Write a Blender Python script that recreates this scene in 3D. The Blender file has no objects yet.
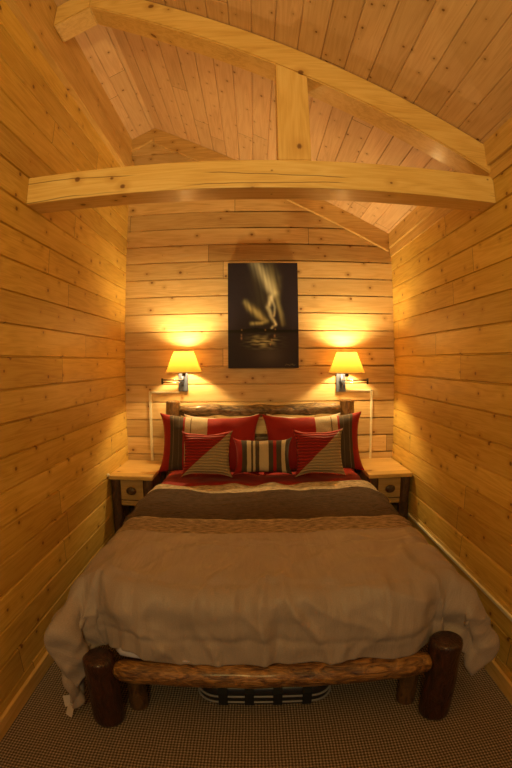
import bpy, bmesh, math, random
from mathutils import Matrix, Vector, noise
random.seed(4)
sc = bpy.context.scene
COL = sc.collection
PI = math.pi

# ------------------------------------------------------------------ camera (wide barrel-distorting lens)
F, K3, K4 = 456.0, 0.0461837965, -0.0743120577
PITCH, YAW, ROLL, CAMZ = -0.0481987, -0.00175719, -0.00773521, 1.636
cd = bpy.data.cameras.new('camera')
cam = bpy.data.objects.new('camera', cd)
COL.objects.link(cam)
cd.type = 'PANO'
cd.panorama_type = 'FISHEYE_LENS_POLYNOMIAL'
cd.fisheye_fov = math.radians(160)
cd.sensor_fit = 'HORIZONTAL'
cd.sensor_width = 36
cd.sensor_height = 54
mm = 36 / 512
cd.fisheye_polynomial_k0 = 0
cd.fisheye_polynomial_k1 = -1 / (F * mm)
cd.fisheye_polynomial_k2 = 0
cd.fisheye_polynomial_k3 = -K3 / (F * mm) ** 3
cd.fisheye_polynomial_k4 = -K4 / (F * mm) ** 4
cam.matrix_world = (Matrix.Translation((0, 0, CAMZ)) @ Matrix.Rotation(YAW, 4, 'Z') @ Matrix.Rotation(PITCH, 4, 'X')
                    @ Matrix.Rotation(-ROLL, 4, 'Y') @ Matrix.Rotation(PI / 2, 4, 'X'))
sc.camera = cam

# ------------------------------------------------------------------ light and exposure
sc.view_settings.view_transform = 'Standard'
sc.view_settings.look = 'None'
sc.view_settings.gamma = 1
sc.view_settings.exposure = 0.17
sc.cycles.use_denoising = True
sc.cycles.max_bounces = 8
sc.cycles.sample_clamp_indirect = 6
w = bpy.data.worlds.new('world')
sc.world = w
w.use_nodes = True
w.node_tree.nodes['Background'].inputs[0].default_value = (0.50, 0.47, 0.50, 1)
w.node_tree.nodes['Background'].inputs[1].default_value = 0.20

BULB_W = 32.0
BULB_COL = (1.0, 0.70, 0.27)


def area(name, loc, rot, size, power, col):
    l = bpy.data.lights.new(name, 'AREA')
    l.shape = 'DISK'
    l.size = size
    l.energy = power
    l.color = col
    o = bpy.data.objects.new(name, l)
    o.location = loc
    o.rotation_euler = rot
    COL.objects.link(o)
    return o


# the lamp of the room behind the photographer
area('room_lamp', (-0.2, -1.1, 2.30), (math.radians(120), 0, 0), 0.4, 42, (1.0, 0.70, 0.22))

# ------------------------------------------------------------------ node helpers
class NT:
    def __init__(s, name):
        s.m = bpy.data.materials.new(name)
        s.m.use_nodes = True
        s.t = s.m.node_tree
        s.n = s.t.nodes
        s.b = s.n['Principled BSDF']

    def lk(s, a, b):
        s.t.links.new(a, b)

    def setin(s, inp, v):
        if isinstance(v, bpy.types.NodeSocket):
            s.lk(v, inp)
        elif isinstance(v, (tuple, list)) and len(v) == 3 and inp.type == 'RGBA':
            inp.default_value = (*v, 1)
        else:
            inp.default_value = v

    def math(s, op, a, b=None, c=None, clamp=False):
        n = s.n.new('ShaderNodeMath')
        n.operation = op
        n.use_clamp = clamp
        for i, v in enumerate((a, b, c)):
            if v is not None:
                s.setin(n.inputs[i], v)
        return n.outputs[0]

    def comb(s, x, y, z):
        n = s.n.new('ShaderNodeCombineXYZ')
        for i, v in enumerate((x, y, z)):
            s.setin(n.inputs[i], v)
        return n.outputs[0]

    def sep(s, v):
        n = s.n.new('ShaderNodeSeparateXYZ')
        s.lk(v, n.inputs[0])
        return n.outputs

    def obj(s):
        return s.n.new('ShaderNodeTexCoord').outputs['Object']

    def uv(s):
        return s.n.new('ShaderNodeTexCoord').outputs['UV']

    def noise(s, vec, scale, detail=2, rough=.5, dist=0):
        n = s.n.new('ShaderNodeTexNoise')
        s.lk(vec, n.inputs['Vector'])
        n.inputs['Scale'].default_value = scale
        n.inputs['Detail'].default_value = detail
        n.inputs['Roughness'].default_value = rough
        n.inputs['Distortion'].default_value = dist
        return n.outputs[0]

    def white(s, v):
        n = s.n.new('ShaderNodeTexWhiteNoise')
        n.noise_dimensions = '1D'
        s.setin(n.inputs['W'], v)
        return n.outputs[0]

    def mix(s, f, a, b, mode='MIX'):
        n = s.n.new('ShaderNodeMix')
        n.data_type = 'RGBA'
        n.blend_type = mode
        s.setin(n.inputs[0], f)
        s.setin(n.inputs[6], a)
        s.setin(n.inputs[7], b)
        return n.outputs[2]

    def ramp(s, f, stops, interp='LINEAR'):
        n = s.n.new('ShaderNodeValToRGB')
        n.color_ramp.interpolation = interp
        e = n.color_ramp.elements
        while len(e) < len(stops):
            e.new(0.5)
        for el, (p, c) in zip(e, stops):
            el.position = p
            el.color = (*c, 1) if isinstance(c, tuple) else (c, c, c, 1)
        s.setin(n.inputs[0], f)
        return n.outputs[0]

    def sstep(s, v, a, b):
        n = s.n.new('ShaderNodeMapRange')
        n.interpolation_type = 'SMOOTHSTEP'
        s.setin(n.inputs[0], v)
        n.inputs[1].default_value = a
        n.inputs[2].default_value = b
        return n.outputs[0]

    def bump(s, h, strength=.3, dist=.002):
        n = s.n.new('ShaderNodeBump')
        n.inputs['Strength'].default_value = strength
        n.inputs['Distance'].default_value = dist
        s.lk(h, n.inputs['Height'])
        s.lk(n.outputs[0], s.b.inputs['Normal'])

    def done(s, col, rough=.5, spec=.5, coat=0):
        s.setin(s.b.inputs['Base Color'], col)
        s.setin(s.b.inputs['Roughness'], rough)
        s.b.inputs['Specular IOR Level'].default_value = spec
        if coat:
            s.b.inputs['Coat Weight'].default_value = coat
            s.b.inputs['Coat Roughness'].default_value = .2
        return s.m


def pine(name, along, across, period=None, off=0.0, base=(0.66, 0.42, 0.145), dark=(0.48, 0.26, 0.07),
         light=(0.78, 0.54, 0.22), rough=.40, knots=5.4, slope=0.0, var=.42, joints=True, seed=0.0, coat=.15, crack=None):
    """Knotty pine: ALONG and ACROSS are axis indices; boards of width PERIOD get colours of their own."""
    T = NT(name)
    xyz = T.sep(T.obj())
    third = 3 - along - across
    l, a, t = xyz[along], xyz[across], xyz[third]
    if slope:
        a = T.math('MULTIPLY', a, slope)
    if period:
        q = T.math('DIVIDE', T.math('SUBTRACT', a, off), period)
        bid = T.math('FLOOR', q)
    else:
        bid = T.math('ADD', 0.0, seed)
    bid = T.math('ADD', bid, seed * 7.13)
    r1 = T.white(bid)
    jl = T.math('DIVIDE', T.math('ADD', l, T.math('MULTIPLY', r1, 9.0)), 3.7)
    jid = T.math('FLOOR', jl) if period else T.math('ADD', 0.0, 0.0)
    jf = T.math('SUBTRACT', jl, jid)
    r2 = T.white(T.math('ADD', T.math('MULTIPLY', bid, 3.7), T.math('MULTIPLY', jid, 11.3)))
    sh = T.math('MULTIPLY', r2, 31.0)
    v1 = T.comb(T.math('MULTIPLY', l, 1.1), T.math('ADD', T.math('MULTIPLY', a, 13.0), sh), T.math('MULTIPLY', t, 13.0))
    n1 = T.noise(v1, 1.0, 2, .5, .4)
    ring = T.math('SINE', T.math('MULTIPLY', n1, 42.0))
    v2 = T.comb(T.math('MULTIPLY', l, 6.0), T.math('ADD', T.math('MULTIPLY', a, 210.0), sh), T.math('MULTIPLY', t, 210.0))
    n2 = T.noise(v2, 1.0, 3, .6)
    v3 = T.comb(T.math('MULTIPLY', l, 1.7), T.math('ADD', T.math('MULTIPLY', a, 5.0), sh), T.math('MULTIPLY', t, 5.0))
    n3 = T.noise(v3, 1.0, 2)
    g = T.math('ADD', T.math('MULTIPLY', ring, .10), T.math('MULTIPLY', n2, .75))
    g = T.math('ADD', g, T.math('MULTIPLY', n3, .62))
    col = T.ramp(g, [(0.28, dark), (.62, base), (.95, light)])
    # board to board variation
    vv = T.math('ADD', 1.0 - var / 2, T.math('MULTIPLY', r2, var * .8))
    col = T.mix(1.0, col, T.comb(vv, T.math('POWER', vv, 1.15), T.math('POWER', vv, 1.4)), 'MULTIPLY')
    # knots
    vo = T.n.new('ShaderNodeTexVoronoi')
    vo.voronoi_dimensions = '2D'
    vo.inputs['Scale'].default_value = knots
    T.lk(T.comb(T.math('MULTIPLY', l, .85), T.math('ADD', T.math('ADD', a, T.math('MULTIPLY', t, 0.0 if period else 1.0)), sh), 0.0), vo.inputs['Vector'])
    csep = T.sep(vo.outputs['Color'])
    rad = T.math('MULTIPLY', T.math('SUBTRACT', csep[0], .12), .062, clamp=True)
    dist = T.math('ADD', vo.outputs['Distance'], T.math('MULTIPLY', T.math('SUBTRACT', n2, .5), .03))
    d = T.math('SUBTRACT', dist, rad)
    kcore = T.math('MULTIPLY', T.math('SUBTRACT', 1.0, T.sstep(d, -.012, .022)), T.math('GREATER_THAN', rad, .006))
    khalo = T.math('MULTIPLY', T.math('SUBTRACT', 1.0, T.sstep(d, .0, .17)), T.math('GREATER_THAN', rad, .012))
    col = T.mix(T.math('MULTIPLY', khalo, .6), col, dark)
    col = T.mix(T.math('MULTIPLY', kcore, .92), col, (0.17, 0.065, 0.018))
    h = T.math('ADD', T.math('MULTIPLY', n2, .5), T.math('MULTIPLY', kcore, -.6))
    for c0, cs in (crack or ()):
        # a drying check running along the timber
        wob = T.math('MULTIPLY', T.math('SUBTRACT', T.noise(T.comb(T.math('MULTIPLY', l, 1.3), c0, 0.0), 2.0, 3, .5), .5), .035)
        dl = T.math('ABSOLUTE', T.math('SUBTRACT', T.math('SUBTRACT', a, T.math('ADD', T.math('MULTIPLY', l, cs), c0)), wob))
        open_ = T.sstep(T.noise(T.comb(T.math('MULTIPLY', l, 1.1), c0 + 5.0, 0.0), 1.5, 1), .42, .5)
        ck = T.math('MULTIPLY', T.math('SUBTRACT', 1.0, T.sstep(dl, .0008, .0035)), open_)
        col = T.mix(T.math('MULTIPLY', ck, .75), col, (0.12, 0.05, 0.015))
        h = T.math('SUBTRACT', h, T.math('MULTIPLY', ck, 2.0))
    if joints and period:
        jd = T.math('MULTIPLY', T.math('MINIMUM', jf, T.math('SUBTRACT', 1.0, jf)), 3.7)
        jm = T.math('LESS_THAN', jd, .0022)
        col = T.mix(T.math('MULTIPLY', jm, .8), col, (0.07, 0.03, 0.01))
        h = T.math('SUBTRACT', h, T.math('MULTIPLY', jm, 2.0))
    T.bump(h, .35, .0012)
    return T.done(col, T.math('ADD', rough, T.math('MULTIPLY', n2, .12)), .45, coat)


def log_wood(name, along, light=(0.50, 0.27, 0.09), dark=(0.10, 0.035, 0.012), amount=.5, rough=.3, seed=0.0):
    T = NT(name)
    xyz = T.sep(T.obj())
    l = xyz[along]
    o = [xyz[i] for i in range(3) if i != along]
    v = T.comb(T.math('MULTIPLY', l, 11.0), T.math('ADD', T.math('MULTIPLY', o[0], 30.0), seed), T.math('MULTIPLY', o[1], 30.0))
    n = T.noise(v, 1.0, 4, .62, 1.2)
    v2 = T.comb(T.math('MULTIPLY', l, 22.0), T.math('ADD', T.math('MULTIPLY', o[0], 130.0), seed), T.math('MULTIPLY', o[1], 130.0))
    n2 = T.noise(v2, 1.0, 3, .6)
    col = T.ramp(T.math('ADD', T.math('MULTIPLY', n, .8), T.math('MULTIPLY', n2, .2)),
                 [(amount - .12, dark), (amount, tuple(.45 * a + .55 * b for a, b in zip(light, dark))), (amount + .12, light)])
    T.bump(T.math('ADD', n, T.math('MULTIPLY', n2, .5)), 1.0, .012)
    return T.done(col, T.math('ADD', rough, T.math('MULTIPLY', n2, .15)), .5, .35)


def plain(name, col, rough=.5, metal=0.0, spec=.5):
    T = NT(name)
    n = T.noise(T.obj(), 60, 2)
    c = T.mix(n, tuple(x * .9 for x in col), tuple(min(1, x * 1.08) for x in col))
    T.b.inputs['Metallic'].default_value = metal
    return T.done(c, rough, spec)


RED = (0.29, 0.009, 0.007)
REDB = (0.30, 0.012, 0.009)
CREAM = (0.50, 0.40, 0.27)
BROWN = (0.060, 0.040, 0.027)
TAN = (0.30, 0.205, 0.115)


def fabric_finish(T, col, axis_val, freq, strength=.6, dist=.004, rough=.75):
    rib = T.math('SINE', T.math('MULTIPLY', axis_val, freq))
    T.bump(rib, strength, dist)
    T.b.inputs['Sheen Weight'].default_value = .06
    return T.done(col, rough, .3)


def stripe_mat(name, stops, ribs=None, freq=900, strength=.35):
    """Vertical stripes over the pillow's width: UV x runs over it from left to right."""
    T = NT(name)
    uvs = T.sep(T.uv())
    wob = T.math('MULTIPLY', T.math('SUBTRACT', T.noise(T.uv(), 5, 1), .5), .012)
    col = T.ramp(T.math('ADD', uvs[0], wob), stops, 'CONSTANT')
    fn = T.noise(T.uv(), 90, 2)
    col = T.mix(1.0, col, T.ramp(fn, [(.3, .78), (.7, 1.12)]), 'MULTIPLY')
    return fabric_finish(T, col, uvs[0], freq, strength, .003)


# ------------------------------------------------------------------ mesh helpers
def link(name, me, parent=None, mats=()):
    o = bpy.data.objects.new(name, me)
    COL.objects.link(o)
    for m in mats:
        me.materials.append(m)
    if parent:
        o.parent = parent
    return o


def from_bm(name, bm, mat, parent=None, smooth=False):
    bmesh.ops.recalc_face_normals(bm, faces=bm.faces)
    me = bpy.data.meshes.new(name)
    bm.to_mesh(me)
    bm.free()
    if smooth:
        for p in me.polygons:
            p.use_smooth = True
    return link(name, me, parent, (mat,) if mat else ())


def add_box(bm, x0, x1, y0, y1, z0, z1):
    vs = [bm.verts.new((x, y, z)) for x in (x0, x1) for y in (y0, y1) for z in (z0, z1)]
    for f in ((0, 1, 3, 2), (4, 6, 7, 5), (0, 4, 5, 1), (2, 3, 7, 6), (0, 2, 6, 4), (1, 5, 7, 3)):
        bm.faces.new([vs[i] for i in f])
    return vs


def box_obj(name, b, mat, parent=None, bev=0.003, seg=2):
    bm = bmesh.new()
    add_box(bm, *b)
    if bev:
        bmesh.ops.bevel(bm, geom=list(bm.edges), offset=bev, segments=seg, affect='EDGES', profile=.6)
    return from_bm(name, bm, mat, parent)


def prism(bm, poly, axis, a0, a1):
    """Extrude a polygon of 2-D points along an axis (0,1,2)."""
    def P(p, a):
        q = list(p)
        q.insert(axis, a)
        return q
    A = [bm.verts.new(P(p, a0)) for p in poly]
    B = [bm.verts.new(P(p, a1)) for p in poly]
    n = len(poly)
    bm.faces.new(A)
    bm.faces.new(B[::-1])
    for i in range(n):
        bm.faces.new((A[i], A[(i + 1) % n], B[(i + 1) % n], B[i]))


def prism_obj(name, poly, axis, a0, a1, mat, parent=None, bev=.006):
    bm = bmesh.new()
    prism(bm, poly, axis, a0, a1)
    if bev:
        bmesh.ops.bevel(bm, geom=list(bm.edges), offset=bev, segments=2, affect='EDGES')
    return from_bm(name, bm, mat, parent)


def tube(bm, pts, radii, seg=16, cap=True, bump=0.0, bs=6.0, seed=0.0):
    pts = [Vector(p) for p in pts]
    rings = []
    up = None
    for i, p in enumerate(pts):
        d = (pts[min(i + 1, len(pts) - 1)] - pts[max(i - 1, 0)]).normalized()
        if up is None:
            up = Vector((0, 0, 1)) if abs(d.z) < .9 else Vector((0, 1, 0))
        a = d.cross(up).normalized()
        b = a.cross(d).normalized()
        up = b
        ring = []
        for k in range(seg):
            t = 2 * PI * k / seg
            dirv = a * math.cos(t) + b * math.sin(t)
            r = radii[i]
            if bump:
                r *= 1 + bump * noise.noise((p + dirv * r) * bs + Vector((seed, 0, 0)))
            ring.append(bm.verts.new(p + dirv * r))
        rings.append(ring)
    for i in range(len(rings) - 1):
        for k in range(seg):
            bm.faces.new((rings[i][k], rings[i][(k + 1) % seg], rings[i + 1][(k + 1) % seg], rings[i + 1][k]))
    if cap:
        bm.faces.new(rings[0][::-1])
        bm.faces.new(rings[-1])


def log_obj(name, p0, p1, r, mat, parent=None, tenon=0.0, bump=.16, bs=7, seed=0.0, n=28, bow=0.0, top_round=.02):
    """A hand-peeled log from p0 to p1; TENON tapers its ends over that length, else its ends are eased."""
    bm = bmesh.new()
    p0, p1 = Vector(p0), Vector(p1)
    L = (p1 - p0).length
    pts, rad = [], []
    ss = [0, .25, .5, .75] if not tenon else [0, .15, .3, .5, .75]
    e = (tenon or top_round) / L
    ts = [s * e for s in ss] + [e + (1 - 2 * e) * i / n for i in range(n + 1)] + [1 - s * e for s in ss[::-1]]
    for t in ts:
        d = min(t, 1 - t) * L
        ee = tenon or top_round
        q = min(1, d / ee)
        k = (math.sqrt(1 - (1 - q) ** 2) * (.5 if tenon else .22) + (.5 if tenon else .78))
        pts.append(p0.lerp(p1, t) + Vector((0, 0, bow * math.sin(PI * t))))
        rad.append(r * k)
    tube(bm, pts, rad, 24, True, bump, bs, seed)
    return from_bm(name, bm, mat, parent, True)


def empty(name, label, cat, loc=(0, 0, 0), rz=0.0, group=None):
    o = bpy.data.objects.new(name, None)
    o.empty_display_size = .05
    COL.objects.link(o)
    o.location = loc
    o.rotation_euler = (0, 0, rz)
    return tag(o, label, cat, group)


def tag(o, label, cat, group=None):
    o['label'] = label
    o['category'] = cat
    if group:
        o['group'] = group
    return o


def structure(o):
    o['kind'] = 'structure'
    return o


# ------------------------------------------------------------------ the room
L, R, D = -1.156, 1.244, 3.948
YF = -2.0                        # the room goes on behind the camera
HC, SL = 2.786, 0.506            # ceiling height at the right wall, roof slope
RX = -0.936                      # ridge
RZ = HC + SL * (R - RX)
PER, OFF = 0.155, 0.130


def ceil_z(x):
    return HC + SL * (R - x) if x >= RX else RZ - SL * (RX - x)


def planks(name, s0, s1, off, per, P, mat, groove=.014, gd=.012):
    """Tongue-and-groove boarding. P(s, depth, end) gives the 3-D point; s runs across the boards."""
    ss = [(s0, 0.0)]
    k = math.ceil((s0 - off) / per)
    while off + k * per < s1 - .004:
        s = off + k * per
        if s > s0 + .012:
            jit = .0016 * noise.noise(Vector((k * 3.1, off, 1)))
            ss += [(s - groove * .5, jit), (s - groove * .18, -gd), (s + groove * .18, -gd), (s + groove * .5, jit)]
        k += 1
    ss.append((s1, 0.0))
    bm = bmesh.new()
    A = [bm.verts.new(P(s, d, 0)) for s, d in ss]
    B = [bm.verts.new(P(s, d, 1)) for s, d in ss]
    A2 = [bm.verts.new(P(s0, -.07, 0)), bm.verts.new(P(s1, -.07, 0))]
    B2 = [bm.verts.new(P(s0, -.07, 1)), bm.verts.new(P(s1, -.07, 1))]
    for i in range(len(ss) - 1):
        bm.faces.new((A[i], A[i + 1], B[i + 1], B[i]))
    bm.faces.new((A2[0], B2[0], B2[1], A2[1]))
    bm.faces.new((A[0], B[0], B2[0], A2[0]))
    bm.faces.new((A[-1], A2[1], B2[1], B[-1]))
    bm.faces.new(A + A2[::-1])
    bm.faces.new(B[::-1] + B2)
    return from_bm(name, bm, mat)


M_side = pine('pine_side_wall', 1, 2, PER, OFF, base=(0.66, 0.42, 0.085), dark=(0.48, 0.26, 0.04), light=(0.78, 0.54, 0.15), seed=1.0)
M_back = pine('pine_back_wall', 0, 2, PER, OFF - .08, base=(0.64, 0.435, 0.20), dark=(0.43, 0.25, 0.09), light=(0.74, 0.54, 0.29), seed=2.0)
M_ceil = pine('pine_ceiling', 1, 0, .1345, -.005 * 1.1207, base=(0.68, 0.45, 0.27), dark=(0.54, 0.33, 0.18), light=(0.76, 0.54, 0.34),
              slope=1.1207, rough=.5, knots=7.5, seed=3.0, coat=0, var=.18)
M_trimx = pine('pine_trim_across', 0, 2, None, base=(0.60, 0.38, 0.15), seed=4.0)
M_trimy = pine('pine_trim_lengthwise', 1, 2, None, base=(0.64, 0.41, 0.14), seed=5.0)

structure(planks('wall_left', 0, 3.36, OFF, PER, lambda s, d, e: (L + d, (YF, D)[e], s), M_side))
structure(planks('wall_right', 0, 2.59, OFF, PER, lambda s, d, e: (R - d, (YF, D)[e], s), M_side))


def backP(s, d, e):
    if e == 0:
        x = L - .07
        if s > ceil_z(L) + .04:
            x = RX - (RZ + .04 - s) / SL
    else:
        x = min(R + .07, R + (HC + .04 - s) / SL)
    if s > HC and e:
        x = R + (HC + .04 - s) / SL
    return (x, D - d, s)


wb = structure(planks('wall_back', 0, 3.925, OFF - .08, PER, backP, M_back))
# ceiling: two slopes
bm = bmesh.new()


def slope_rows(xa, xb):
    rows = [(xa, 0.0)]
    per = .12
    k = math.ceil((xa + .005) / per)
    while -.005 + k * per < xb - .004:
        s = -.005 + k * per
        if s > xa + .012:
            rows += [(s - .0035, 0), (s - .0012, .008), (s + .0012, .008), (s + .0035, 0)]
        k += 1
    rows.append((xb, 0.0))
    return rows


rows = slope_rows(L - .07, RX)[:-1] + slope_rows(RX, R + .07)
A = [bm.verts.new((x, YF, ceil_z(x) + d)) for x, d in rows]
B = [bm.verts.new((x, D + .07, ceil_z(x) + d)) for x, d in rows]
for i in range(len(rows) - 1):
    bm.faces.new((A[i], B[i], B[i + 1], A[i + 1]))
top = [(L - .07, ceil_z(L - .07) + .08), (RX, RZ + .08), (R + .07, ceil_z(R + .07) + .08)]
A2 = [bm.verts.new((x, YF, z)) for x, z in top]
B2 = [bm.verts.new((x, D + .07, z)) for x, z in top]
for i in range(2):
    bm.faces.new((A2[i], A2[i + 1], B2[i + 1], B2[i]))
bm.faces.new((A[0], A2[0], B2[0], B[0]))
bm.faces.new((A[-1], B[-1], B2[-1], A2[-1]))
structure(from_bm('ceiling', bm, M_ceil))

# upper boards of the side walls
structure(box_obj('trim_1', (L - .07, L + .045, YF, D, 3.36, 3.515), M_trimy, bev=.004))
structure(box_obj('trim_2', (L - .07, L + .004, YF, D, 3.52, ceil_z(L)), M_trimy, bev=0))
structure(box_obj('trim_3', (R - .012, R + .07, YF, D, 2.59, 2.668), M_trimy, bev=.003))
structure(box_obj('trim_4', (R - .03, R + .07, YF, D, 2.668, ceil_z(R - .03) + .005), M_trimy, bev=.004))


# gable trim along the rafters on the back wall
def strip(x0, x1, h0, h1):
    return [(x0, ceil_z(x0) - h0), (x1, ceil_z(x1) - h0), (x1, ceil_z(x1) - h1), (x0, ceil_z(x0) - h1)]


structure(prism_obj('trim_5', strip(RX, R - .03, .0, .165), 1, D - .045, D, M_trimx, bev=.003))
structure(prism_obj('trim_6', strip(L, RX, .0, .12), 1, D - .045, D, M_trimx, bev=.003))

structure(box_obj('baseboard_left', (L, L + .02, YF, 3.92, 0, .085), M_trimy, bev=.004))
structure(box_obj('baseboard_right', (R - .02, R, YF, 3.92, 0, .088), M_trimy, bev=.004))


def carpet():
    T = NT('loop_carpet')
    xyz = T.sep(T.obj())
    wob = T.math('MULTIPLY', T.math('SUBTRACT', T.noise(T.obj(), 9, 2), .5), 1.6)
    p = .028
    a = T.math('ADD', T.math('MULTIPLY', xyz[0], 2 * PI / p), wob)
    b = T.math('ADD', T.math('MULTIPLY', xyz[1], 2 * PI / (p * 1.15)), wob)
    h = T.math('MULTIPLY', T.math('SINE', T.math('ADD', a, b)), T.math('SINE', T.math('SUBTRACT', a, b)))
    h = T.math('ADD', T.math('MULTIPLY', h, .5), .5)
    fine = T.noise(T.obj(), 420, 2)
    fleck = T.noise(T.obj(), 150, 1)
    hh = T.math('ADD', T.math('MULTIPLY', h, .8), T.math('MULTIPLY', fine, .3))
    col = T.ramp(hh, [(.12, (0.03, 0.025, 0.022)), (.5, (0.18, 0.142, 0.12)), (.95, (0.50, 0.40, 0.34))])
    col = T.mix(1.0, col, T.ramp(fleck, [(.35, .7), (.65, 1.2)]), 'MULTIPLY')
    T.bump(hh, 1.0, .006)
    return T.done(col, .95, .1)


structure(box_obj('floor', (L - .07, R + .07, YF, D + .07, -.06, 0.0), carpet(), bev=0))

# ------------------------------------------------------------------ roof truss
YB0, YB1 = 2.034, 2.204
truss = empty('roof_truss', 'pale pine roof truss with tie beam, sloping rafters and king post above the bed',
              'beam', (0, YB0, 2.45))


def local(o, p):
    """Parent O (built in room coordinates) under P and keep it where it is."""
    o.parent = p
    o.matrix_parent_inverse = Matrix.Identity(4)
    M = Matrix.Translation(-Vector(p.location))
    if p.rotation_euler.z:
        M = Matrix.Rotation(-p.rotation_euler.z, 4, 'Z') @ M
    o.data.transform(M)
    return o


kw = dict(rough=.42, coat=.15, var=.1)
M_beam = pine('pine_tie_beam', 0, 2, None, base=(0.74, 0.50, 0.17), dark=(0.56, 0.32, 0.09), light=(0.84, 0.62, 0.27), knots=4.2, seed=6.0, crack=((.085, -.03), (.035, 0.02)), **kw)
M_raft = pine('pine_rafter', 0, 2, None, base=(0.70, 0.45, 0.15), dark=(0.50, 0.27, 0.075), light=(0.80, 0.56, 0.23), knots=4.2, seed=7.0, **kw)
M_post = pine('pine_king_post', 2, 0, None, base=(0.76, 0.50, 0.18), dark=(0.60, 0.34, 0.10), light=(0.84, 0.60, 0.26), knots=3, seed=8.0, **kw)
local(box_obj('tie_beam', (L, R, YB0, YB1, 2.458, 2.606), M_beam, bev=.007), truss)
local(prism_obj('rafter', strip(RX, R - .002, .004, .168), 1, YB0, YB1, M_raft, bev=.007), truss)
local(prism_obj('rafter', strip(L + .002, RX, .004, .168), 1, YB0, YB1, M_raft, bev=.007), truss)
kx0, kx1 = .119, .277
local(prism_obj('king_post', [(kx0, 2.606), (kx1, 2.606), (kx1, ceil_z(kx1) - .168), (kx0, ceil_z(kx0) - .168)], 1,
                YB0 + .001, YB1, M_post, bev=.004), truss)

# ------------------------------------------------------------------ log bed
BX = .055
M_logH = log_wood('headboard_log', 0, light=(0.30, 0.19, 0.085), dark=(0.035, 0.018, 0.009), amount=.5, seed=3, rough=.4)
M_logHP = log_wood('headboard_post_log', 2, light=(0.30, 0.18, 0.08), dark=(0.09, 0.045, 0.02), amount=.48, seed=9, rough=.4)
M_logF = log_wood('foot_rail_log', 0, light=(0.38, 0.185, 0.055), dark=(0.06, 0.020, 0.007), amount=.50, seed=5, rough=.25)
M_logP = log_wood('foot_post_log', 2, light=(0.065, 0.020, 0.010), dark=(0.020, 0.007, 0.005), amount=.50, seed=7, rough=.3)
M_logS = log_wood('support_log', 2, light=(0.16, 0.08, 0.03), dark=(0.05, 0.022, 0.01), amount=.48, seed=8, rough=.4)
M_logY = log_wood('side_rail_log', 1, light=(0.26, 0.11, 0.035), dark=(0.06, 0.02, 0.008), amount=.5, seed=2, rough=.35)
bed = empty('log_bed', 'rustic peeled log bed frame with thick dark red-brown foot posts and knobbly log rails', 'bed', (BX, 2.7, 0))
FPX = (-.690, .826)
for s, x in enumerate(FPX):
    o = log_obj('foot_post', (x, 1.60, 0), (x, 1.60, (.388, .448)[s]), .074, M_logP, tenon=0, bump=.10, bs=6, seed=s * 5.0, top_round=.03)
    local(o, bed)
for s, x in enumerate((-.702, .784)):
    local(log_obj('head_post', (x, 3.835, 0), (x, 3.835, 1.315), .062, M_logHP, bump=.14, bs=9, seed=20 + s, n=40), bed)
local(log_obj('foot_rail', (FPX[0] + .065, 1.60, .318), (FPX[1] - .06, 1.60, .328), .057, M_logF, tenon=.10, bump=.11, bs=9, seed=2.0, n=60), bed)
local(log_obj('head_rail', (-.65, 3.835, 1.228), (.735, 3.835, 1.236), .048, M_logH, tenon=.07, bump=.34, bs=9, seed=13.0, n=70), bed)
local(log_obj('head_rail', (-.65, 3.835, .98), (.735, 3.835, .98), .045, M_logH, tenon=.07, bump=.3, bs=9, seed=33.0, n=50), bed)
for s, x in enumerate((BX - .70, BX + .70)):
    local(log_obj('side_rail', (x, 1.80, .320), (x, 3.78, .320), .052, M_logY, tenon=.06, bump=.12, bs=6, seed=40 + s, n=30), bed)
for s, x in enumerate((-.572, .722)):
    local(log_obj('support_leg', (x, 1.715, 0), (x, 1.715, .29), .045, M_logS, bump=.16, bs=9, seed=50 + s, top_round=.01), bed)
local(box_obj('slat_deck', (BX - .68, BX + .68, 1.76, 3.76, .375, .395), M_trimx, bev=.002), bed)

M_sheet = plain('pale_sheet', (0.40, 0.40, 0.56), .8)
bm = bmesh.new()
add_box(bm, BX - .74, BX + .74, 1.745, 3.765, .396, .655)
bmesh.ops.bevel(bm, geom=list(bm.edges), offset=.05, segments=4, affect='EDGES')
mt = from_bm('mattress', bm, M_sheet, None, True)
tag(mt, 'thick mattress in a pale fitted sheet under the comforter on the log bed', 'mattress')


# the draped comforter and sheet
def sm(a, b, x):
    t = max(0.0, min(1.0, (x - a) / (b - a)))
    return t * t * (3 - 2 * t)


def hang(a, r, flare):
    if a <= 0:
        return 0.0, 0.0
    q = r * PI / 2
    if a < q:
        return r * math.sin(a / r), r * (1 - math.cos(a / r))
    return r + flare * (a - q), r + (a - q) * math.sqrt(1 - flare * flare)


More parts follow.
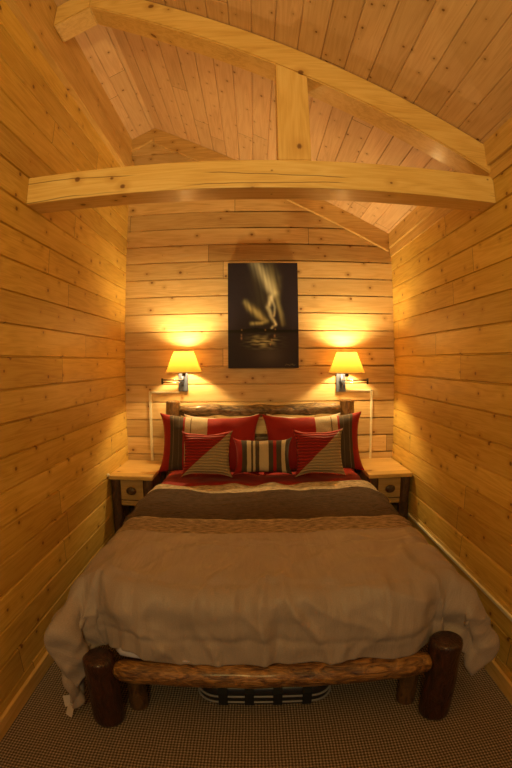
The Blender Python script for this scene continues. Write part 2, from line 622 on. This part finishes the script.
def drape(u, v, P):
    """u across (from the bed's middle), v along the room; returns a point of the cloth."""
    sx = -1 if u < 0 else 1
    w0, r, top, y0 = P['w0'], P['r'], P['top'], P['y0']
    a = abs(u) - w0
    b = y0 - v
    near = sm(2.9, 1.9, v)
    fl = (P['flL'] if sx < 0 else P['flR']) * near + .02 * (1 - near)
    if a <= 0 and b <= 0:
        x, y, z = u, v, top
    elif b <= 0:
        o, d = hang(a, r, fl)
        x, y, z = sx * (w0 + o), v, top - d
    elif a <= 0:
        o, d = hang(b, r, .03)
        x, y, z = u, y0 - o, top - d
    else:
        rho = math.hypot(a, b)
        ph = math.atan2(b, a)
        flc = fl * math.cos(ph) ** 2 + .03 * math.sin(ph) ** 2
        o, d = hang(rho, r, flc)
        x = sx * (w0 + o * math.cos(ph))
        y = y0 - o * math.sin(ph)
        z = top - d
        k = math.exp(-((ph - .62) / .42) ** 2) * sm(.02, .26, d)
        tx, ty = (P['tipL'] if sx < 0 else P['tipR'])
        x += sx * tx * k + sx * .028 * math.sin(ph * 13 + sx) * sm(.05, .3, d)
        y -= ty * k
        if sx < 0:
            ro = (.022 * math.exp(-((d - .25) / .07) ** 2) - .012 * sm(.30, .37, d)) * sm(.05, .3, ph)
            x += sx * ro
            y -= ro * .8
        x -= sx * (.055 if sx < 0 else .06) * k * sm(.34, .66, d)
    # the front panel comes forward between the foot posts and lies on the rail
    if b > -.25:
        f = sm(.74, .62, abs(u)) * sm(-.25, .12, b)
        y -= P['front'] * f
        z += .05 * math.exp(-((u + .60) / .09) ** 2) * sm(.2, .42, b)
    return Vector((BX + x, y, z))


def cloth(name, P, nu, nv, mat, thick, wr):
    us = [-P['AL'] - P['w0'] + (P['AL'] + P['AR'] + 2 * P['w0']) * i / nu for i in range(nu + 1)]
    vs = [P['v0'] + (P['v1'] - P['v0']) * j / nv for j in range(nv + 1)]
    pts = [[drape(u, v, P) for u in us] for v in vs]
    N = {}
    for j in range(nv + 1):
        for i in range(nu + 1):
            a = pts[j][min(i + 1, nu)] - pts[j][max(i - 1, 0)]
            b = pts[min(j + 1, nv)][i] - pts[max(j - 1, 0)][i]
            n = a.cross(b)
            N[i, j] = n.normalized() if n.length > 1e-9 else Vector((0, 0, 1))
    bm = bmesh.new()
    uvl = bm.loops.layers.uv.new('UVMap')
    grid = []
    for j, v in enumerate(vs):
        row = []
        for i, u in enumerate(us):
            p = pts[j][i] + N[i, j] * wr(u, v, pts[j][i])
            p.z = max(p.z, .018)
            row.append(bm.verts.new(p))
        grid.append(row)
    for j in range(nv):
        for i in range(nu):
            f = bm.faces.new((grid[j][i], grid[j][i + 1], grid[j + 1][i + 1], grid[j + 1][i]))
            for lp, (ii, jj) in zip(f.loops, ((i, j), (i + 1, j), (i + 1, j + 1), (i, j + 1))):
                lp[uvl].uv = (us[ii], vs[jj])
    for f in bm.faces:
        f.smooth = True
    me = bpy.data.meshes.new(name)
    bm.to_mesh(me)
    bm.free()
    o = link(name, me, None, (mat,))
    s = o.modifiers.new('thickness', 'SOLIDIFY')
    s.thickness = thick
    s.offset = -1
    s2 = o.modifiers.new('smooth', 'SUBSURF')
    s2.levels = s2.render_levels = 1
    return o


def comforter_mat():
    T = NT('comforter_cloth')
    uvs = T.sep(T.uv())
    wob = T.math('MULTIPLY', T.math('SUBTRACT', T.noise(T.uv(), 3, 2), .5), .05)
    v = T.math('ADD', uvs[1], wob)
    TAUPE = (0.330, 0.268, 0.258)
    t = T.math('DIVIDE', v, 4.0)
    def f(y): return y / 4.0
    col = T.ramp(t, [(0, TAUPE), (f(2.27), (0.10, 0.07, 0.05)), (f(2.278), (0.33, 0.24, 0.17)), (f(2.475), (0.42, 0.32, 0.22)),
                     (f(2.49), (0.072, 0.038, 0.020)), (f(3.09), (0.50, 0.40, 0.28)), (f(3.40), REDB)], 'CONSTANT')
    band = T.math('GREATER_THAN', v, 2.275)
    crin = T.noise(T.comb(T.math('MULTIPLY', uvs[0], 22.0), T.math('MULTIPLY', uvs[1], 75.0), 0.0), 1.0, 3, .6)
    col = T.mix(T.math('MULTIPLY', band, .9), col, T.mix(1.0, col, T.ramp(crin, [(.35, .4), (.65, 1.5)]), 'MULTIPLY'))
    fine = T.noise(T.uv(), 240, 2)
    col = T.mix(1.0, col, T.ramp(fine, [(.3, .9), (.7, 1.08)]), 'MULTIPLY')
    rib = T.math('MULTIPLY', T.math('SINE', T.math('MULTIPLY', uvs[1], 2 * PI / .02)), band)
    pk = T.noise(T.comb(T.math('MULTIPLY', uvs[0], 30.0), T.math('MULTIPLY', uvs[1], 5.0), 0.0), 1.0, 3, .55)
    h = T.math('ADD', T.math('MULTIPLY', rib, .35), T.math('MULTIPLY', crin, T.math('ADD', .05, band)))
    h = T.math('ADD', h, T.math('MULTIPLY', pk, .8))
    T.bump(h, .8, .011)
    T.b.inputs['Sheen Weight'].default_value = .06
    return T.done(col, T.math('ADD', .46, T.math('MULTIPLY', band, .4)), .22)


def wr_comforter(u, v, p):
    q = Vector((u, v, 0))
    d = .022 * noise.noise(Vector((u * 2.2, v * 2.0, 3.0)))
    d += .012 * noise.noise(Vector((u * 7, v * 6, 1.0)))
    # quilting seams across the bed with puckers running off them
    for sy in (2.12, 1.80, 1.52):
        dy = v - sy - .03 * noise.noise(Vector((u * 2.5, sy, 9)))
        d -= .007 * math.exp(-(dy / .016) ** 2)
        d += .013 * math.exp(-(dy / .10) ** 2) * noise.noise(Vector((u * 15, v * 3, sy)))
    side = sm(.66, .95, abs(u))
    d += side * (.024 * noise.noise(Vector((u * 3, v * 9, 5.0))) + .014 * noise.noise(Vector((u * 13, v * 11, 5.0))))
    foot = sm(1.9, 1.6, v)
    d += foot * (.020 * noise.noise(Vector((u * 7, v * 3, 7.0))) + .012 * noise.noise(Vector((u * 19, v * 4, 8.0))))
    d += .007 * noise.noise(Vector((u * 5 + v * 3, v * 14 - u * 4, 2.0)))
    # sharp creases in the cloth at the foot
    if v < 2.35:
        wq = Vector((u * 2.0 + .5 * noise.noise(Vector((u * 2, v * 2, 4))), v * 1.3, 0))
        for k_, (su, sv, am) in enumerate(((2.2, 1.0, .020), (1.2, 3.4, .014), (4.0, 2.0, .008))):
            rn = 1 - abs(noise.noise(Vector((wq.x * su, wq.y * sv, 11.0 + k_ * 5)))) * 2.2
            d += am * max(0, rn) ** 4 * sm(2.35, 1.8, v)
    if v > 3.22:
        d += .010 * math.sin(u * 13 + 2 * math.sin(u * 5))
    return d


PC = dict(w0=.745, r=.125, top=.735, y0=1.835, flL=.06, flR=.36, tipL=(.065, .20), tipR=(.11, .09), front=.100,
          AL=.62, AR=.46, v0=1.835 - .425, v1=3.27)
comf = cloth('comforter', PC, 170, 150, comforter_mat(), .022, wr_comforter)
tag(comf, 'puffy taupe comforter with dark brown and cream bands draped over the log bed', 'comforter')


def sheet_mat():
    T = NT('red_cloth')
    n = T.noise(T.uv(), 8, 3)
    col = T.mix(n, (0.24, 0.008, 0.006), (0.38, 0.016, 0.010))
    T.bump(T.noise(T.uv(), 22, 3), .5, .006)
    T.b.inputs['Sheen Weight'].default_value = .08
    return T.done(col, .7, .3)


PS = dict(w0=.725, r=.09, top=.728, y0=1.0, flL=.0, flR=.0, tipL=(0, 0), tipR=(0, 0), front=0, AL=.28, AR=.28, v0=3.14, v1=3.77)
M_red = sheet_mat()
sheet = cloth('blanket', PS, 80, 30, M_red, .012,
              lambda u, v, p: .014 * noise.noise(Vector((u * 4, v * 7, 2))) + .008 * noise.noise(Vector((u * 14, v * 9, 6))) - .02 * sm(3.36, 3.24, v))
tag(sheet, 'red blanket showing between the comforter edge and the pillows', 'blanket')

# pale sheet edge peeping out beside the left foot post, and the comforter's tags
bm = bmesh.new()
tube(bm, [(-.605, 1.625, .412), (-.58, 1.612, .420), (-.53, 1.606, .414), (-.46, 1.602, .404), (-.36, 1.60, .397), (-.24, 1.60, .394)],
     [.008, .022, .018, .012, .009, .004], 10, True, .4, 30)
pe = from_bm('sheet_edge', bm, M_sheet, None, True)
local(pe, mt)
pe['label'] = 'crumpled pale sheet edge beside the left foot post'
M_tag = plain('white_tag', (0.62, 0.52, 0.50), .7)
for k, (c, rz, tl) in enumerate((((-.895, 1.615, .070), .5, 1.0), ((-.882, 1.585, .032), -.5, .9))):
    bm = bmesh.new()
    bmesh.ops.create_grid(bm, x_segments=4, y_segments=4, size=.5)
    for vv in bm.verts:
        vv.co.x *= .042
        vv.co.y *= .055
        vv.co.z = .004 * math.sin(vv.co.y * 60)
    bmesh.ops.solidify(bm, geom=list(bm.faces), thickness=.0015)
    bm.transform(Matrix.Translation(c) @ Matrix.Rotation(rz, 4, 'Z') @ Matrix.Rotation(tl, 4, 'X'))
    t_ = from_bm('care_tag', bm, M_tag)
    local(t_, comf)
    t_['label'] = 'small white care tag at the comforter corner'

# ------------------------------------------------------------------ pillows
def pillow(name, W_, H_, T_, mat, label, cat, loc, lean, rz=0.0, ry=0.0, n=28, wr=.006, seed=0.0, group=None, mat2=None, flange=0.0):
    bm = bmesh.new()
    uvl = bm.loops.layers.uv.new('UVMap')
    G = {}
    for side in (1, -1):
        for j in range(n + 1):
            for i in range(n + 1):
                if side == -1 and (i in (0, n) or j in (0, n)):
                    G[side, i, j] = G[1, i, j]
                    continue
                a = -1 + 2 * i / n
                b = -1 + 2 * j / n
                fa = max(0, 1 - abs(a) ** 3.2)
                fb = max(0, 1 - abs(b) ** 3.2)
                th = T_ / 2 * (fa * fb) ** .55
                pin = .085
                x = a * W_ / 2 * (1 - pin * (1 - b * b) * abs(a) ** 2)
                z = b * H_ / 2 * (1 - pin * 1.3 * (1 - a * a) * abs(b) ** 2)
                q = Vector((x * 6, z * 6, seed + side))
                th += wr * noise.noise(q) * (fa * fb) ** .3 + wr * .6 * noise.noise(q * 2.7) * (fa * fb) ** .3
                ear = (abs(a) * abs(b)) ** 6
                x += math.copysign(.022, a) * ear
                z += math.copysign(.022, b) * ear
                G[side, i, j] = bm.verts.new((x, -side * th, z + .008 * noise.noise(Vector((x * 9, seed, z * 9)))))
    for side in (1, -1):
        for j in range(n):
            for i in range(n):
                q = [(i, j), (i + 1, j), (i + 1, j + 1), (i, j + 1)]
                if side == -1:
                    q = q[::-1]
                f = bm.faces.new([G[side, a, b] for a, b in q])
                f.smooth = True
                for lp, (a, b) in zip(f.loops, q):
                    lp[uvl].uv = (a / n, b / n)
    bm.transform(Matrix.Rotation(-lean, 4, 'X') @ Matrix.Rotation(ry, 4, 'Y'))
    me = bpy.data.meshes.new(name)
    bm.to_mesh(me)
    bm.free()
    o = link(name, me, None, (mat,))
    o.location = loc
    o.rotation_euler = (0, 0, rz)
    s2 = o.modifiers.new('smooth', 'SUBSURF')
    s2.levels = s2.render_levels = 1
    return tag(o, label, cat, group)


M_white = plain('white_pillowcase', (0.70, 0.62, 0.55), .8)
pillow('pillow', .62, .46, .09, M_white, 'white pillow hidden behind the left striped red sham, against the headboard', 'pillow',
       (-.285, 3.735, .972), .22, seed=1)
pillow('pillow', .62, .46, .09, M_white, 'white pillow hidden behind the right striped red sham, against the headboard', 'pillow',
       (.405, 3.735, .972), .22, seed=2)
PIN = (0.17, 0.125, 0.08)
shamL = [(0, RED), (.105, BROWN), (.135, PIN), (.142, BROWN), (.20, PIN), (.207, BROWN), (.245, RED), (.262, CREAM), (.32, PIN), (.33, CREAM), (.485, RED)]
shamR = [(0, RED)] + [(1 - p, c) for p, c in ((.485, CREAM), (.33, PIN), (.32, CREAM), (.262, RED), (.245, BROWN), (.207, PIN), (.20, BROWN),
                                              (.142, PIN), (.135, BROWN), (.105, RED))]
pillow('pillow_sham', .81, .47, .17, stripe_mat('sham_left_cloth', shamL, strength=.2),
       'large red sham with brown and cream stripes on its left end, leaning on the headboard', 'pillow',
       (-.372, 3.565, .990), .24, ry=.02, seed=3, wr=.012)
pillow('pillow_sham', .81, .47, .17, stripe_mat('sham_right_cloth', shamR, strength=.2),
       'large red sham with brown and cream stripes on its right end, leaning on the headboard', 'pillow',
       (.462, 3.565, .990), .24, ry=-.02, seed=4, wr=.012)


def diag_mat(name, off=0.0):
    T = NT(name)
    uvs = T.sep(T.uv())
    wob = T.math('MULTIPLY', T.math('SUBTRACT', T.noise(T.uv(), 4, 1), .5), .04)
    d = T.math('ADD', T.math('SUBTRACT', T.math('MULTIPLY', uvs[0], 1.0), uvs[1]), wob)
    m = T.math('GREATER_THAN', d, off)
    rib = T.math('SINE', T.math('MULTIPLY', uvs[1], 2 * PI * 15))
    tan = T.mix(T.sstep(rib, -.9, .2), (0.26, 0.185, 0.11), (0.38, 0.285, 0.18))
    red = T.mix(T.sstep(rib, -.9, .2), (0.17, 0.006, 0.005), (0.30, 0.010, 0.008))
    T.bump(T.math('ADD', rib, T.math('MULTIPLY', m, .5)), .7, .006)
    T.b.inputs['Sheen Weight'].default_value = .06
    return T.done(T.mix(m, red, tan), .75, .3)


M_diag = diag_mat('diagonal_pillow_cloth')
pillow('throw_pillow', .375, .345, .13, M_diag, 'small square pillow split diagonally red and tan, left of the striped lumbar pillow', 'pillow',
       (-.372, 3.385, .945), .30, rz=.05, ry=.02, seed=5)
pillow('throw_pillow', .375, .355, .13, M_diag, 'small square pillow split diagonally red and tan, right of the striped lumbar pillow', 'pillow',
       (.482, 3.385, .948), .30, rz=-.04, ry=-.03, seed=6)
lum = [(0, RED), (.13, BROWN), (.225, CREAM), (.30, BROWN), (.335, CREAM), (.375, BROWN), (.44, CREAM), (.60, BROWN), (.68, RED), (.735, BROWN),
       (.83, CREAM), (.905, BROWN)]
pillow('lumbar_pillow', .44, .27, .12, stripe_mat('lumbar_cloth', lum, strength=.2),
       'striped lumbar pillow in red, brown and cream in the middle of the bed', 'pillow', (.052, 3.42, .918), .28, seed=7)

# ------------------------------------------------------------------ nightstands
M_nt = pine('nightstand_top_pine', 0, 1, .11, .02, base=(0.72, 0.46, 0.15), dark=(0.54, 0.30, 0.08), light=(0.84, 0.58, 0.24), joints=False,
            rough=.3, coat=.5, knots=3, seed=12.0)
M_nd = pine('nightstand_drawer_pine', 0, 2, None, base=(0.34, 0.21, 0.08), dark=(0.22, 0.11, 0.035), light=(0.44, 0.28, 0.12), seed=13.0)
M_nl = log_wood('nightstand_leg_log', 2, light=(0.11, 0.05, 0.025), dark=(0.04, 0.017, 0.009), amount=.5, seed=11, rough=.4)
M_kn = log_wood('knob_wood', 1, light=(0.10, 0.045, 0.02), dark=(0.04, 0.018, 0.01), amount=.5, seed=14)


def nightstand(cx, wd, label):
    z1 = .768
    t = empty('nightstand', label, 'nightstand', (cx, 3.64, 0))
    h = wd / 2
    y0, y1 = -.30, .30
    box = lambda n, b, m, p=t, bev=.004: box_obj(n, b, m, p, bev)
    box('top', (-h, h, y0, y1, z1 - .032, z1), M_nt, bev=.007)
    for sx in (-1, 1):
        for yy in (y0 + .06, y1 - .06):
            o = log_obj('leg', (sx * (h - .047), yy, 0), (sx * (h - .047), yy, z1 - .032), .044, M_nl, bump=.1, bs=9, seed=cx * 9 + sx + yy,
                        top_round=.006)
            o.parent = t
        box('side_panel', (sx * (h - .05) - .008, sx * (h - .05) + .008, y0 + .09, y1 - .09, .50, z1 - .034), M_nd)
    box('back_panel', (-h + .09, h - .09, y1 - .06, y1 - .045, .50, z1 - .034), M_nd)
    box('front_rail', (-h + .085, h - .085, y0 + .04, y0 + .07, .515, .555), M_nd)
    box('shelf', (-h + .06, h - .06, y0 + .06, y1 - .06, .20, .222), M_nd)
    dr = box('drawer', (-h + .088, h - .088, y0 + .035, y0 + .060, .565, z1 - .042), M_nd)
    bm = bmesh.new()
    tube(bm, [(0, y0 + .036, .645), (0, y0 + .022, .645), (0, y0 + .010, .645), (0, y0 + .002, .645)], [.014, .016, .033, .027], 18)
    for v in bm.verts:
        v.co.x *= 1.25
    kb = from_bm('knob', bm, M_kn, dr, True)
    return t


nightstand(-.975, .360, 'small log nightstand with a pine top at the left side of the bed')
nightstand(1.052, .360, 'small log nightstand with a pine top at the right side of the bed')

# ------------------------------------------------------------------ wall lamps
M_plate = plain('pewter_metal', (0.10, 0.12, 0.20), .35, .5)
M_brass = plain('bright_nickel', (0.55, 0.45, 0.36), .22, 1.0)
M_arm = plain('dark_bronze', (0.05, 0.03, 0.022), .35, .8)


def shade_mat():
    T = NT('lamp_shade_cloth')
    n = T.noise(T.comb(T.math('MULTIPLY', T.sep(T.obj())[0], 90.0), T.math('MULTIPLY', T.sep(T.obj())[1], 90.0), 0.0), 1.0, 2)
    d = T.n.new('ShaderNodeBsdfDiffuse')
    d.inputs[0].default_value = (.36, .20, .045, 1)
    tr = T.n.new('ShaderNodeBsdfTranslucent')
    T.lk(T.mix(n, (.165, .080, .012), (.21, .105, .018)), tr.inputs[0])
    mx = T.n.new('ShaderNodeMixShader')
    mx.inputs[0].default_value = .45
    T.lk(d.outputs[0], mx.inputs[1])
    T.lk(tr.outputs[0], mx.inputs[2])
    T.lk(mx.outputs[0], T.n['Material Output'].inputs[0])
    return T.m


M_shade = shade_mat()


def bulb_mat():
    T = NT('bulb_glass')
    T.b.inputs['Base Color'].default_value = (1, .9, .7, 1)
    T.b.inputs['Emission Color'].default_value = (1, .72, .34, 1)
    T.b.inputs['Emission Strength'].default_value = 25
    return T.m


M_bulb = bulb_mat()
M_trimring = plain('shade_trim', (0.75, 0.62, 0.42), .6)


SO = .168                        # how far the shades' middles stand off the wall


def wall_lamp(x, zc, side, label):
    """side -1: the folded arms stick out to the left."""
    t = empty('wall_lamp', label, 'lamp', (x, D, zc))
    px = side * -.012 if side < 0 else -.012
    px = -.030 if side < 0 else -.022
    pl = box_obj('backplate', (px - .042, px + .042, -.022, 0, -.085, .085), M_plate, t, .004)
    # stem and elbow arms
    bm = bmesh.new()
    tube(bm, [(px, -.02, .01), (px, -.05, .01)], [.012, .012], 12)
    tube(bm, [(px, -.05, -.035), (px, -.05, .06)], [.009, .009], 12)
    from_bm('pivot', bm, M_plate, t, True)
    ex = side * .205
    for zz, yy in ((.018, -.075), (-.006, -.075)):
        bm = bmesh.new()
        tube(bm, [(px, -.05, zz), (ex, yy, zz)], [.0055, .0055], 10)
        from_bm('arm', bm, M_brass, t, True)
    bm = bmesh.new()
    tube(bm, [(ex, -.075, -.018), (ex, -.075, .032)], [.009, .009], 12)
    from_bm('elbow', bm, M_arm, t, True)
    bm = bmesh.new()
    tube(bm, [(ex, -.075, .018), (ex * .4, -.13, .018), (0, -SO, .018), (0, -SO, .07)], [.0055] * 4, 10)
    from_bm('arm', bm, M_arm, t, True)
    bm = bmesh.new()
    tube(bm, [(0, -SO, .05), (0, -SO, .12)], [.016, .014], 14)
    from_bm('socket', bm, M_arm, t, True)
    # shade: open cone
    zb, zt, rb, rt = .085, .262, .152, .082
    bm = bmesh.new()
    n = 48
    def ring(z, r):
        return [bm.verts.new((r * math.cos(2 * PI * k / n), -SO + r * math.sin(2 * PI * k / n), z)) for k in range(n)]
    rs = [ring(zb + (zt - zb) * q, rb + (rt - rb) * q) for q in (0, .25, .5, .75, 1)]
    for a_, b_ in zip(rs, rs[1:]):
        for k in range(n):
            bm.faces.new((a_[k], a_[(k + 1) % n], b_[(k + 1) % n], b_[k]))
    s = from_bm('shade', bm, M_shade, t, True)
    s['label'] = 'glowing gold cloth shade'
    for z_, r_ in ((zb, rb), (zt, rt)):
        bm = bmesh.new()
        pts = [(r_ * math.cos(2 * PI * k / n), -SO + r_ * math.sin(2 * PI * k / n), z_) for k in range(n)]
        vs = []
        for (a0, a1, a2) in pts:
            vs.append([bm.verts.new((a0 * f, -SO + (a1 + SO) * f, a2 + dz)) for f, dz in ((1.012, -.005), (1.012, .004), (.98, .004), (.98, -.005))])
        for k in range(n):
            for q in range(4):
                bm.faces.new((vs[k][q], vs[k][(q + 1) % 4], vs[(k + 1) % n][(q + 1) % 4], vs[(k + 1) % n][q]))
        from_bm('shade_rim', bm, M_trimring, s, True)
    bm = bmesh.new()
    bmesh.ops.create_uvsphere(bm, u_segments=16, v_segments=10, radius=.024)
    bm.transform(Matrix.Translation((0, -SO, .150)))
    b = from_bm('bulb', bm, M_bulb, t, True)
    l = bpy.data.lights.new('bulb_light', 'POINT')
    l.energy = BULB_W
    l.color = BULB_COL
    l.shadow_soft_size = .03
    lo = bpy.data.objects.new('bulb_light', l)
    lo.parent = t
    lo.location = (0, -SO, .207)
    COL.objects.link(lo)
    return t


wall_lamp(-.597, 1.472, -1, 'gold-shaded swing-arm wall lamp left of the picture')
wall_lamp(.772, 1.458, 1, 'gold-shaded swing-arm wall lamp right of the picture')

# ------------------------------------------------------------------ cable raceways
M_ivory = plain('ivory_plastic', (0.86, 0.80, 0.64), .4)


def raceway(label, pts, wv=.016, dp=.012, wall='back'):
    bm = bmesh.new()
    h = wv / 2
    for (a, b), (c, d) in zip(pts, pts[1:]):
        add_box(bm, min(a, c) - h, max(a, c) + h, D - dp, D, min(b, d) - h, max(b, d) + h)
    o = from_bm('cable_raceway', bm, M_ivory)
    bv = o.modifiers.new('edge', 'BEVEL')
    bv.width = .002
    bv.segments = 2
    return tag(o, label, 'cable cover')


raceway('ivory cable cover bending from the left wall lamp down to the left nightstand', [(-.672, 1.380), (-.925, 1.380), (-.932, .775)])
raceway('ivory cable cover bending from the right wall lamp down to the right nightstand', [(.800, 1.382), (1.030, 1.382), (1.034, .775)])
o = box_obj('cable_raceway', (R - .014, R, YF, 3.93, .392, .412), M_ivory, bev=.003)
tag(o, 'long ivory cable cover running low along the right wall beside the bed', 'cable cover')
bm = bmesh.new()
tube(bm, [(L, 3.33, .775), (L + .012, 3.33, .775), (L + .018, 3.33, .775)], [.013, .013, .008], 14)
tag(from_bm('cable_clip', bm, M_ivory, None, True), 'tiny white cable clip on the left wall by the nightstand corner', 'clip')


# ------------------------------------------------------------------ aurora picture
def seg_d(px, py, a, b):
    ax, ay = a[:2]
    bx, by = b[:2]
    dx, dy = bx - ax, by - ay
    t = max(0, min(1, ((px - ax) * dx + (py - ay) * dy) / (dx * dx + dy * dy + 1e-9)))
    return math.hypot(px - ax - t * dx, py - ay - t * dy), t, (px - ax) * dy - (py - ay) * dx


def ribbon(s, t, pts, col):
    """pts: (s, t, width, strength)."""
    best = 0
    for a, b in zip(pts, pts[1:]):
        d, q, _ = seg_d(s * .66, t, (a[0] * .66, a[1]), (b[0] * .66, b[1]))
        wd = a[2] + (b[2] - a[2]) * q
        st = a[3] + (b[3] - a[3]) * q
        best = max(best, st * math.exp(-(d / wd) ** 2))
    return [c * best for c in col]


def px2(zx, zy, wd, st):
    return ((zx - 45) / 420, (zy - 55) / 617, wd, st)


GOLD = (0.70, 0.72, 0.42)
PALE = (0.90, 0.98, 0.86)
R1 = [px2(200, 40, .045, .35), px2(245, 110, .05, .6), px2(285, 180, .045, .85), px2(315, 235, .034, .95), px2(300, 280, .02, .9), px2(285, 320, .018, .85),
      px2(300, 365, .016, .9), px2(328, 420, .013, .95), px2(305, 442, .010, .7)]
R2 = [px2(290, 60, .05, .08), px2(320, 150, .05, .25), px2(335, 230, .03, .45), px2(345, 300, .02, .45), px2(365, 370, .02, .35), px2(372, 420, .02, .2)]
R3 = [px2(150, 290, .025, .35), px2(180, 325, .03, .7), px2(225, 360, .032, .75), px2(275, 400, .02, .8), px2(245, 412, .015, .8), px2(185, 415, .016, .8)]
R4 = [px2(230, 150, .09, .12), px2(250, 250, .08, .16), px2(240, 330, .07, .15)]
R5 = [px2(305, 260, .014, .5), px2(325, 320, .010, .6), px2(320, 370, .010, .5)]


def art(s, t):
    n = noise.noise(Vector((s * 5, t * 6, 2)))
    s2 = s + .008 * noise.noise(Vector((s * 3, t * 16, 4)))
    H = .635
    c = [0.024, 0.018, 0.040]
    if t < H:
        for pts, col in ((R1, PALE), (R2, GOLD), (R3, GOLD), (R4, (.20, .22, .10)), (R5, PALE)):
            k = ribbon(s2, t, pts, col)
            m = max(.25, .85 + .75 * noise.noise(Vector(((s - .28 * t) * 26, t * 3, 1))))
            c = [a + b * m for a, b in zip(c, k)]
    else:
        q = t - H
        band = math.exp(-((s - .50) / .17) ** 2) * math.exp(-((q - .115) / .05) ** 2)
        rip = max(0, noise.noise(Vector((s * 9, t * 70, 3))) + .25)
        c = [a + b * band * rip * 1.3 for a, b in zip(c, GOLD)]
        g = math.exp(-((s - .58) / .2) ** 2) * math.exp(-((q - .25) / .09) ** 2)
        c = [a + b * g for a, b in zip(c, (0.055, 0.045, 0.040))]
        for (ls, lt, ww) in ((.19, .72, .008), (.19, .69, .006), (.66, .70, .008), (.62, .74, .006), (.60, .78, .006)):
            e = math.exp(-((s - ls) / ww / 1.4) ** 2 - ((t - lt) / ww / 1.6) ** 2)
            c = [a + b * e for a, b in zip(c, (0.40, 0.24, 0.12))]
    hill = H + .008 - .018 * math.exp(-((s - .38) / .16) ** 2) + .004 * noise.noise(Vector((s * 18, 0, 7)))
    if hill < t < H + .05:
        f = sm(H + .05, H + .02, t)
        c = [a * (1 - f) + b * f for a, b in zip(c, (0.008, 0.006, 0.010))]
    for (ls, lt) in ((.195, .642), (.53, .644), (.67, .638)):
        e = math.exp(-((s - ls) / .008) ** 2 - ((t - lt) / .006) ** 2)
        c = [a + b * e for a, b in zip(c, (0.5, 0.30, 0.12))]
    # handwritten mark in the lower right corner
    if .80 < s < .95 and .955 < t < .985:
        y = .970 + .007 * math.sin(s * 150) * math.cos(s * 61)
        if abs(t - y) < .0035:
            c = [.16, .13, .10]
    return [max(0, min(1, a)) for a in c]


X0, X1, Z0, Z1, PD = -.230, .376, 1.584, 2.502, .038
pic = empty('picture', 'tall dark canvas picture of yellow northern lights over water, hanging on the back wall', 'picture',
            ((X0 + X1) / 2, D, (Z0 + Z1) / 2))
NX, NZ = 110, 166
verts, faces, cols = [], [], []
for j in range(NZ + 1):
    for i in range(NX + 1):
        s, t = i / NX, j / NZ
        verts.append((X0 + (X1 - X0) * s - pic.location.x, -PD, Z1 - (Z1 - Z0) * t - pic.location.z))
        cols.append(art(s, t))
for j in range(NZ):
    for i in range(NX):
        a = j * (NX + 1) + i
        faces.append((a, a + NX + 1, a + NX + 2, a + 1))
me = bpy.data.meshes.new('printed_face')
me.from_pydata(verts, [], faces)
ca = me.color_attributes.new('print', 'FLOAT_COLOR', 'POINT')
for i, c in enumerate(cols):
    ca.data[i].color = (*c, 1)
T = NT('northern_lights_print')
at = T.n.new('ShaderNodeAttribute')
at.attribute_name = 'print'
T.done(at.outputs['Color'], .5, .15)
M_art = T.m
M_canvas = plain('canvas_edge', (0.030, 0.020, 0.022), .6)
link('printed_face', me, pic, (M_art,))
hx, hz = (X1 - X0) / 2, (Z1 - Z0) / 2
box_obj('canvas', (-hx, hx, -PD + .0008, 0, -hz, hz), M_canvas, pic, bev=0)

# ------------------------------------------------------------------ storage bag under the bed
M_bag = plain('black_vinyl', (0.018, 0.017, 0.02), .35)
M_pipe = plain('pale_piping', (0.30, 0.29, 0.33), .3)
M_strap = plain('black_webbing', (0.008, 0.008, 0.010), .8)
bag = empty('storage_bag', 'low black storage bag with pale piping lines lying under the foot of the bed', 'bag', (.035, 2.0, 0))


def rrect(hw, hd, r, n=8):
    out = []
    for cx_, cy_, a0 in ((hw - r, -hd + r, -PI / 2), (hw - r, hd - r, 0), (-hw + r, hd - r, PI / 2), (-hw + r, -hd + r, PI)):
        for k in range(n + 1):
            a = a0 + PI / 2 * k / n
            out.append((cx_ + r * math.cos(a), cy_ + r * math.sin(a)))
    return out


bm = bmesh.new()
levels = [(.002, .96), (.012, .99), (.03, 1.0), (.075, 1.0), (.10, .985), (.118, .94), (.125, .85)]
prev = None
for z, k in levels:
    ringv = [bm.verts.new((x * k, y * k, z)) for x, y in rrect(.325, .25, .11)]
    if prev:
        for i in range(len(ringv)):
            bm.faces.new((prev[i], prev[(i + 1) % len(ringv)], ringv[(i + 1) % len(ringv)], ringv[i]))
    else:
        bm.faces.new(ringv[::-1])
    prev = ringv
bm.faces.new(prev)
from_bm('body', bm, M_bag, bag, True)
for z in (.028, .064):
    pts = rrect(.329, .254, .11)
    bm = bmesh.new()
    n = len(pts)
    vs = []
    for x, y in pts:
        k = Vector((x, y)).normalized() * .006
        vs.append([bm.verts.new((x + k.x * a, y + k.y * a, z + b)) for a, b in ((-.8, -.006), (.6, -.004), (.8, .004), (-.8, .006))])
    for i in range(n):
        for q in range(4):
            bm.faces.new((vs[i][q], vs[i][(q + 1) % 4], vs[(i + 1) % n][(q + 1) % 4], vs[(i + 1) % n][q]))
    from_bm('piping', bm, M_pipe, bag, True)
for x in (-.20, -.075, .06, .20):
    bm = bmesh.new()
    path = [(-.262, .014), (-.263, .09), (-.245, .125), (-.20, .132), (.20, .132), (.245, .125), (.263, .09), (.262, .014)]
    inn = [(-.250, .004), (-.251, .088), (-.238, .119), (-.20, .124), (.20, .124), (.238, .119), (.251, .088), (.250, .004)]
    prism(bm, path + inn[::-1], 0, x - .022, x + .022)
    from_bm('strap', bm, M_strap, bag)
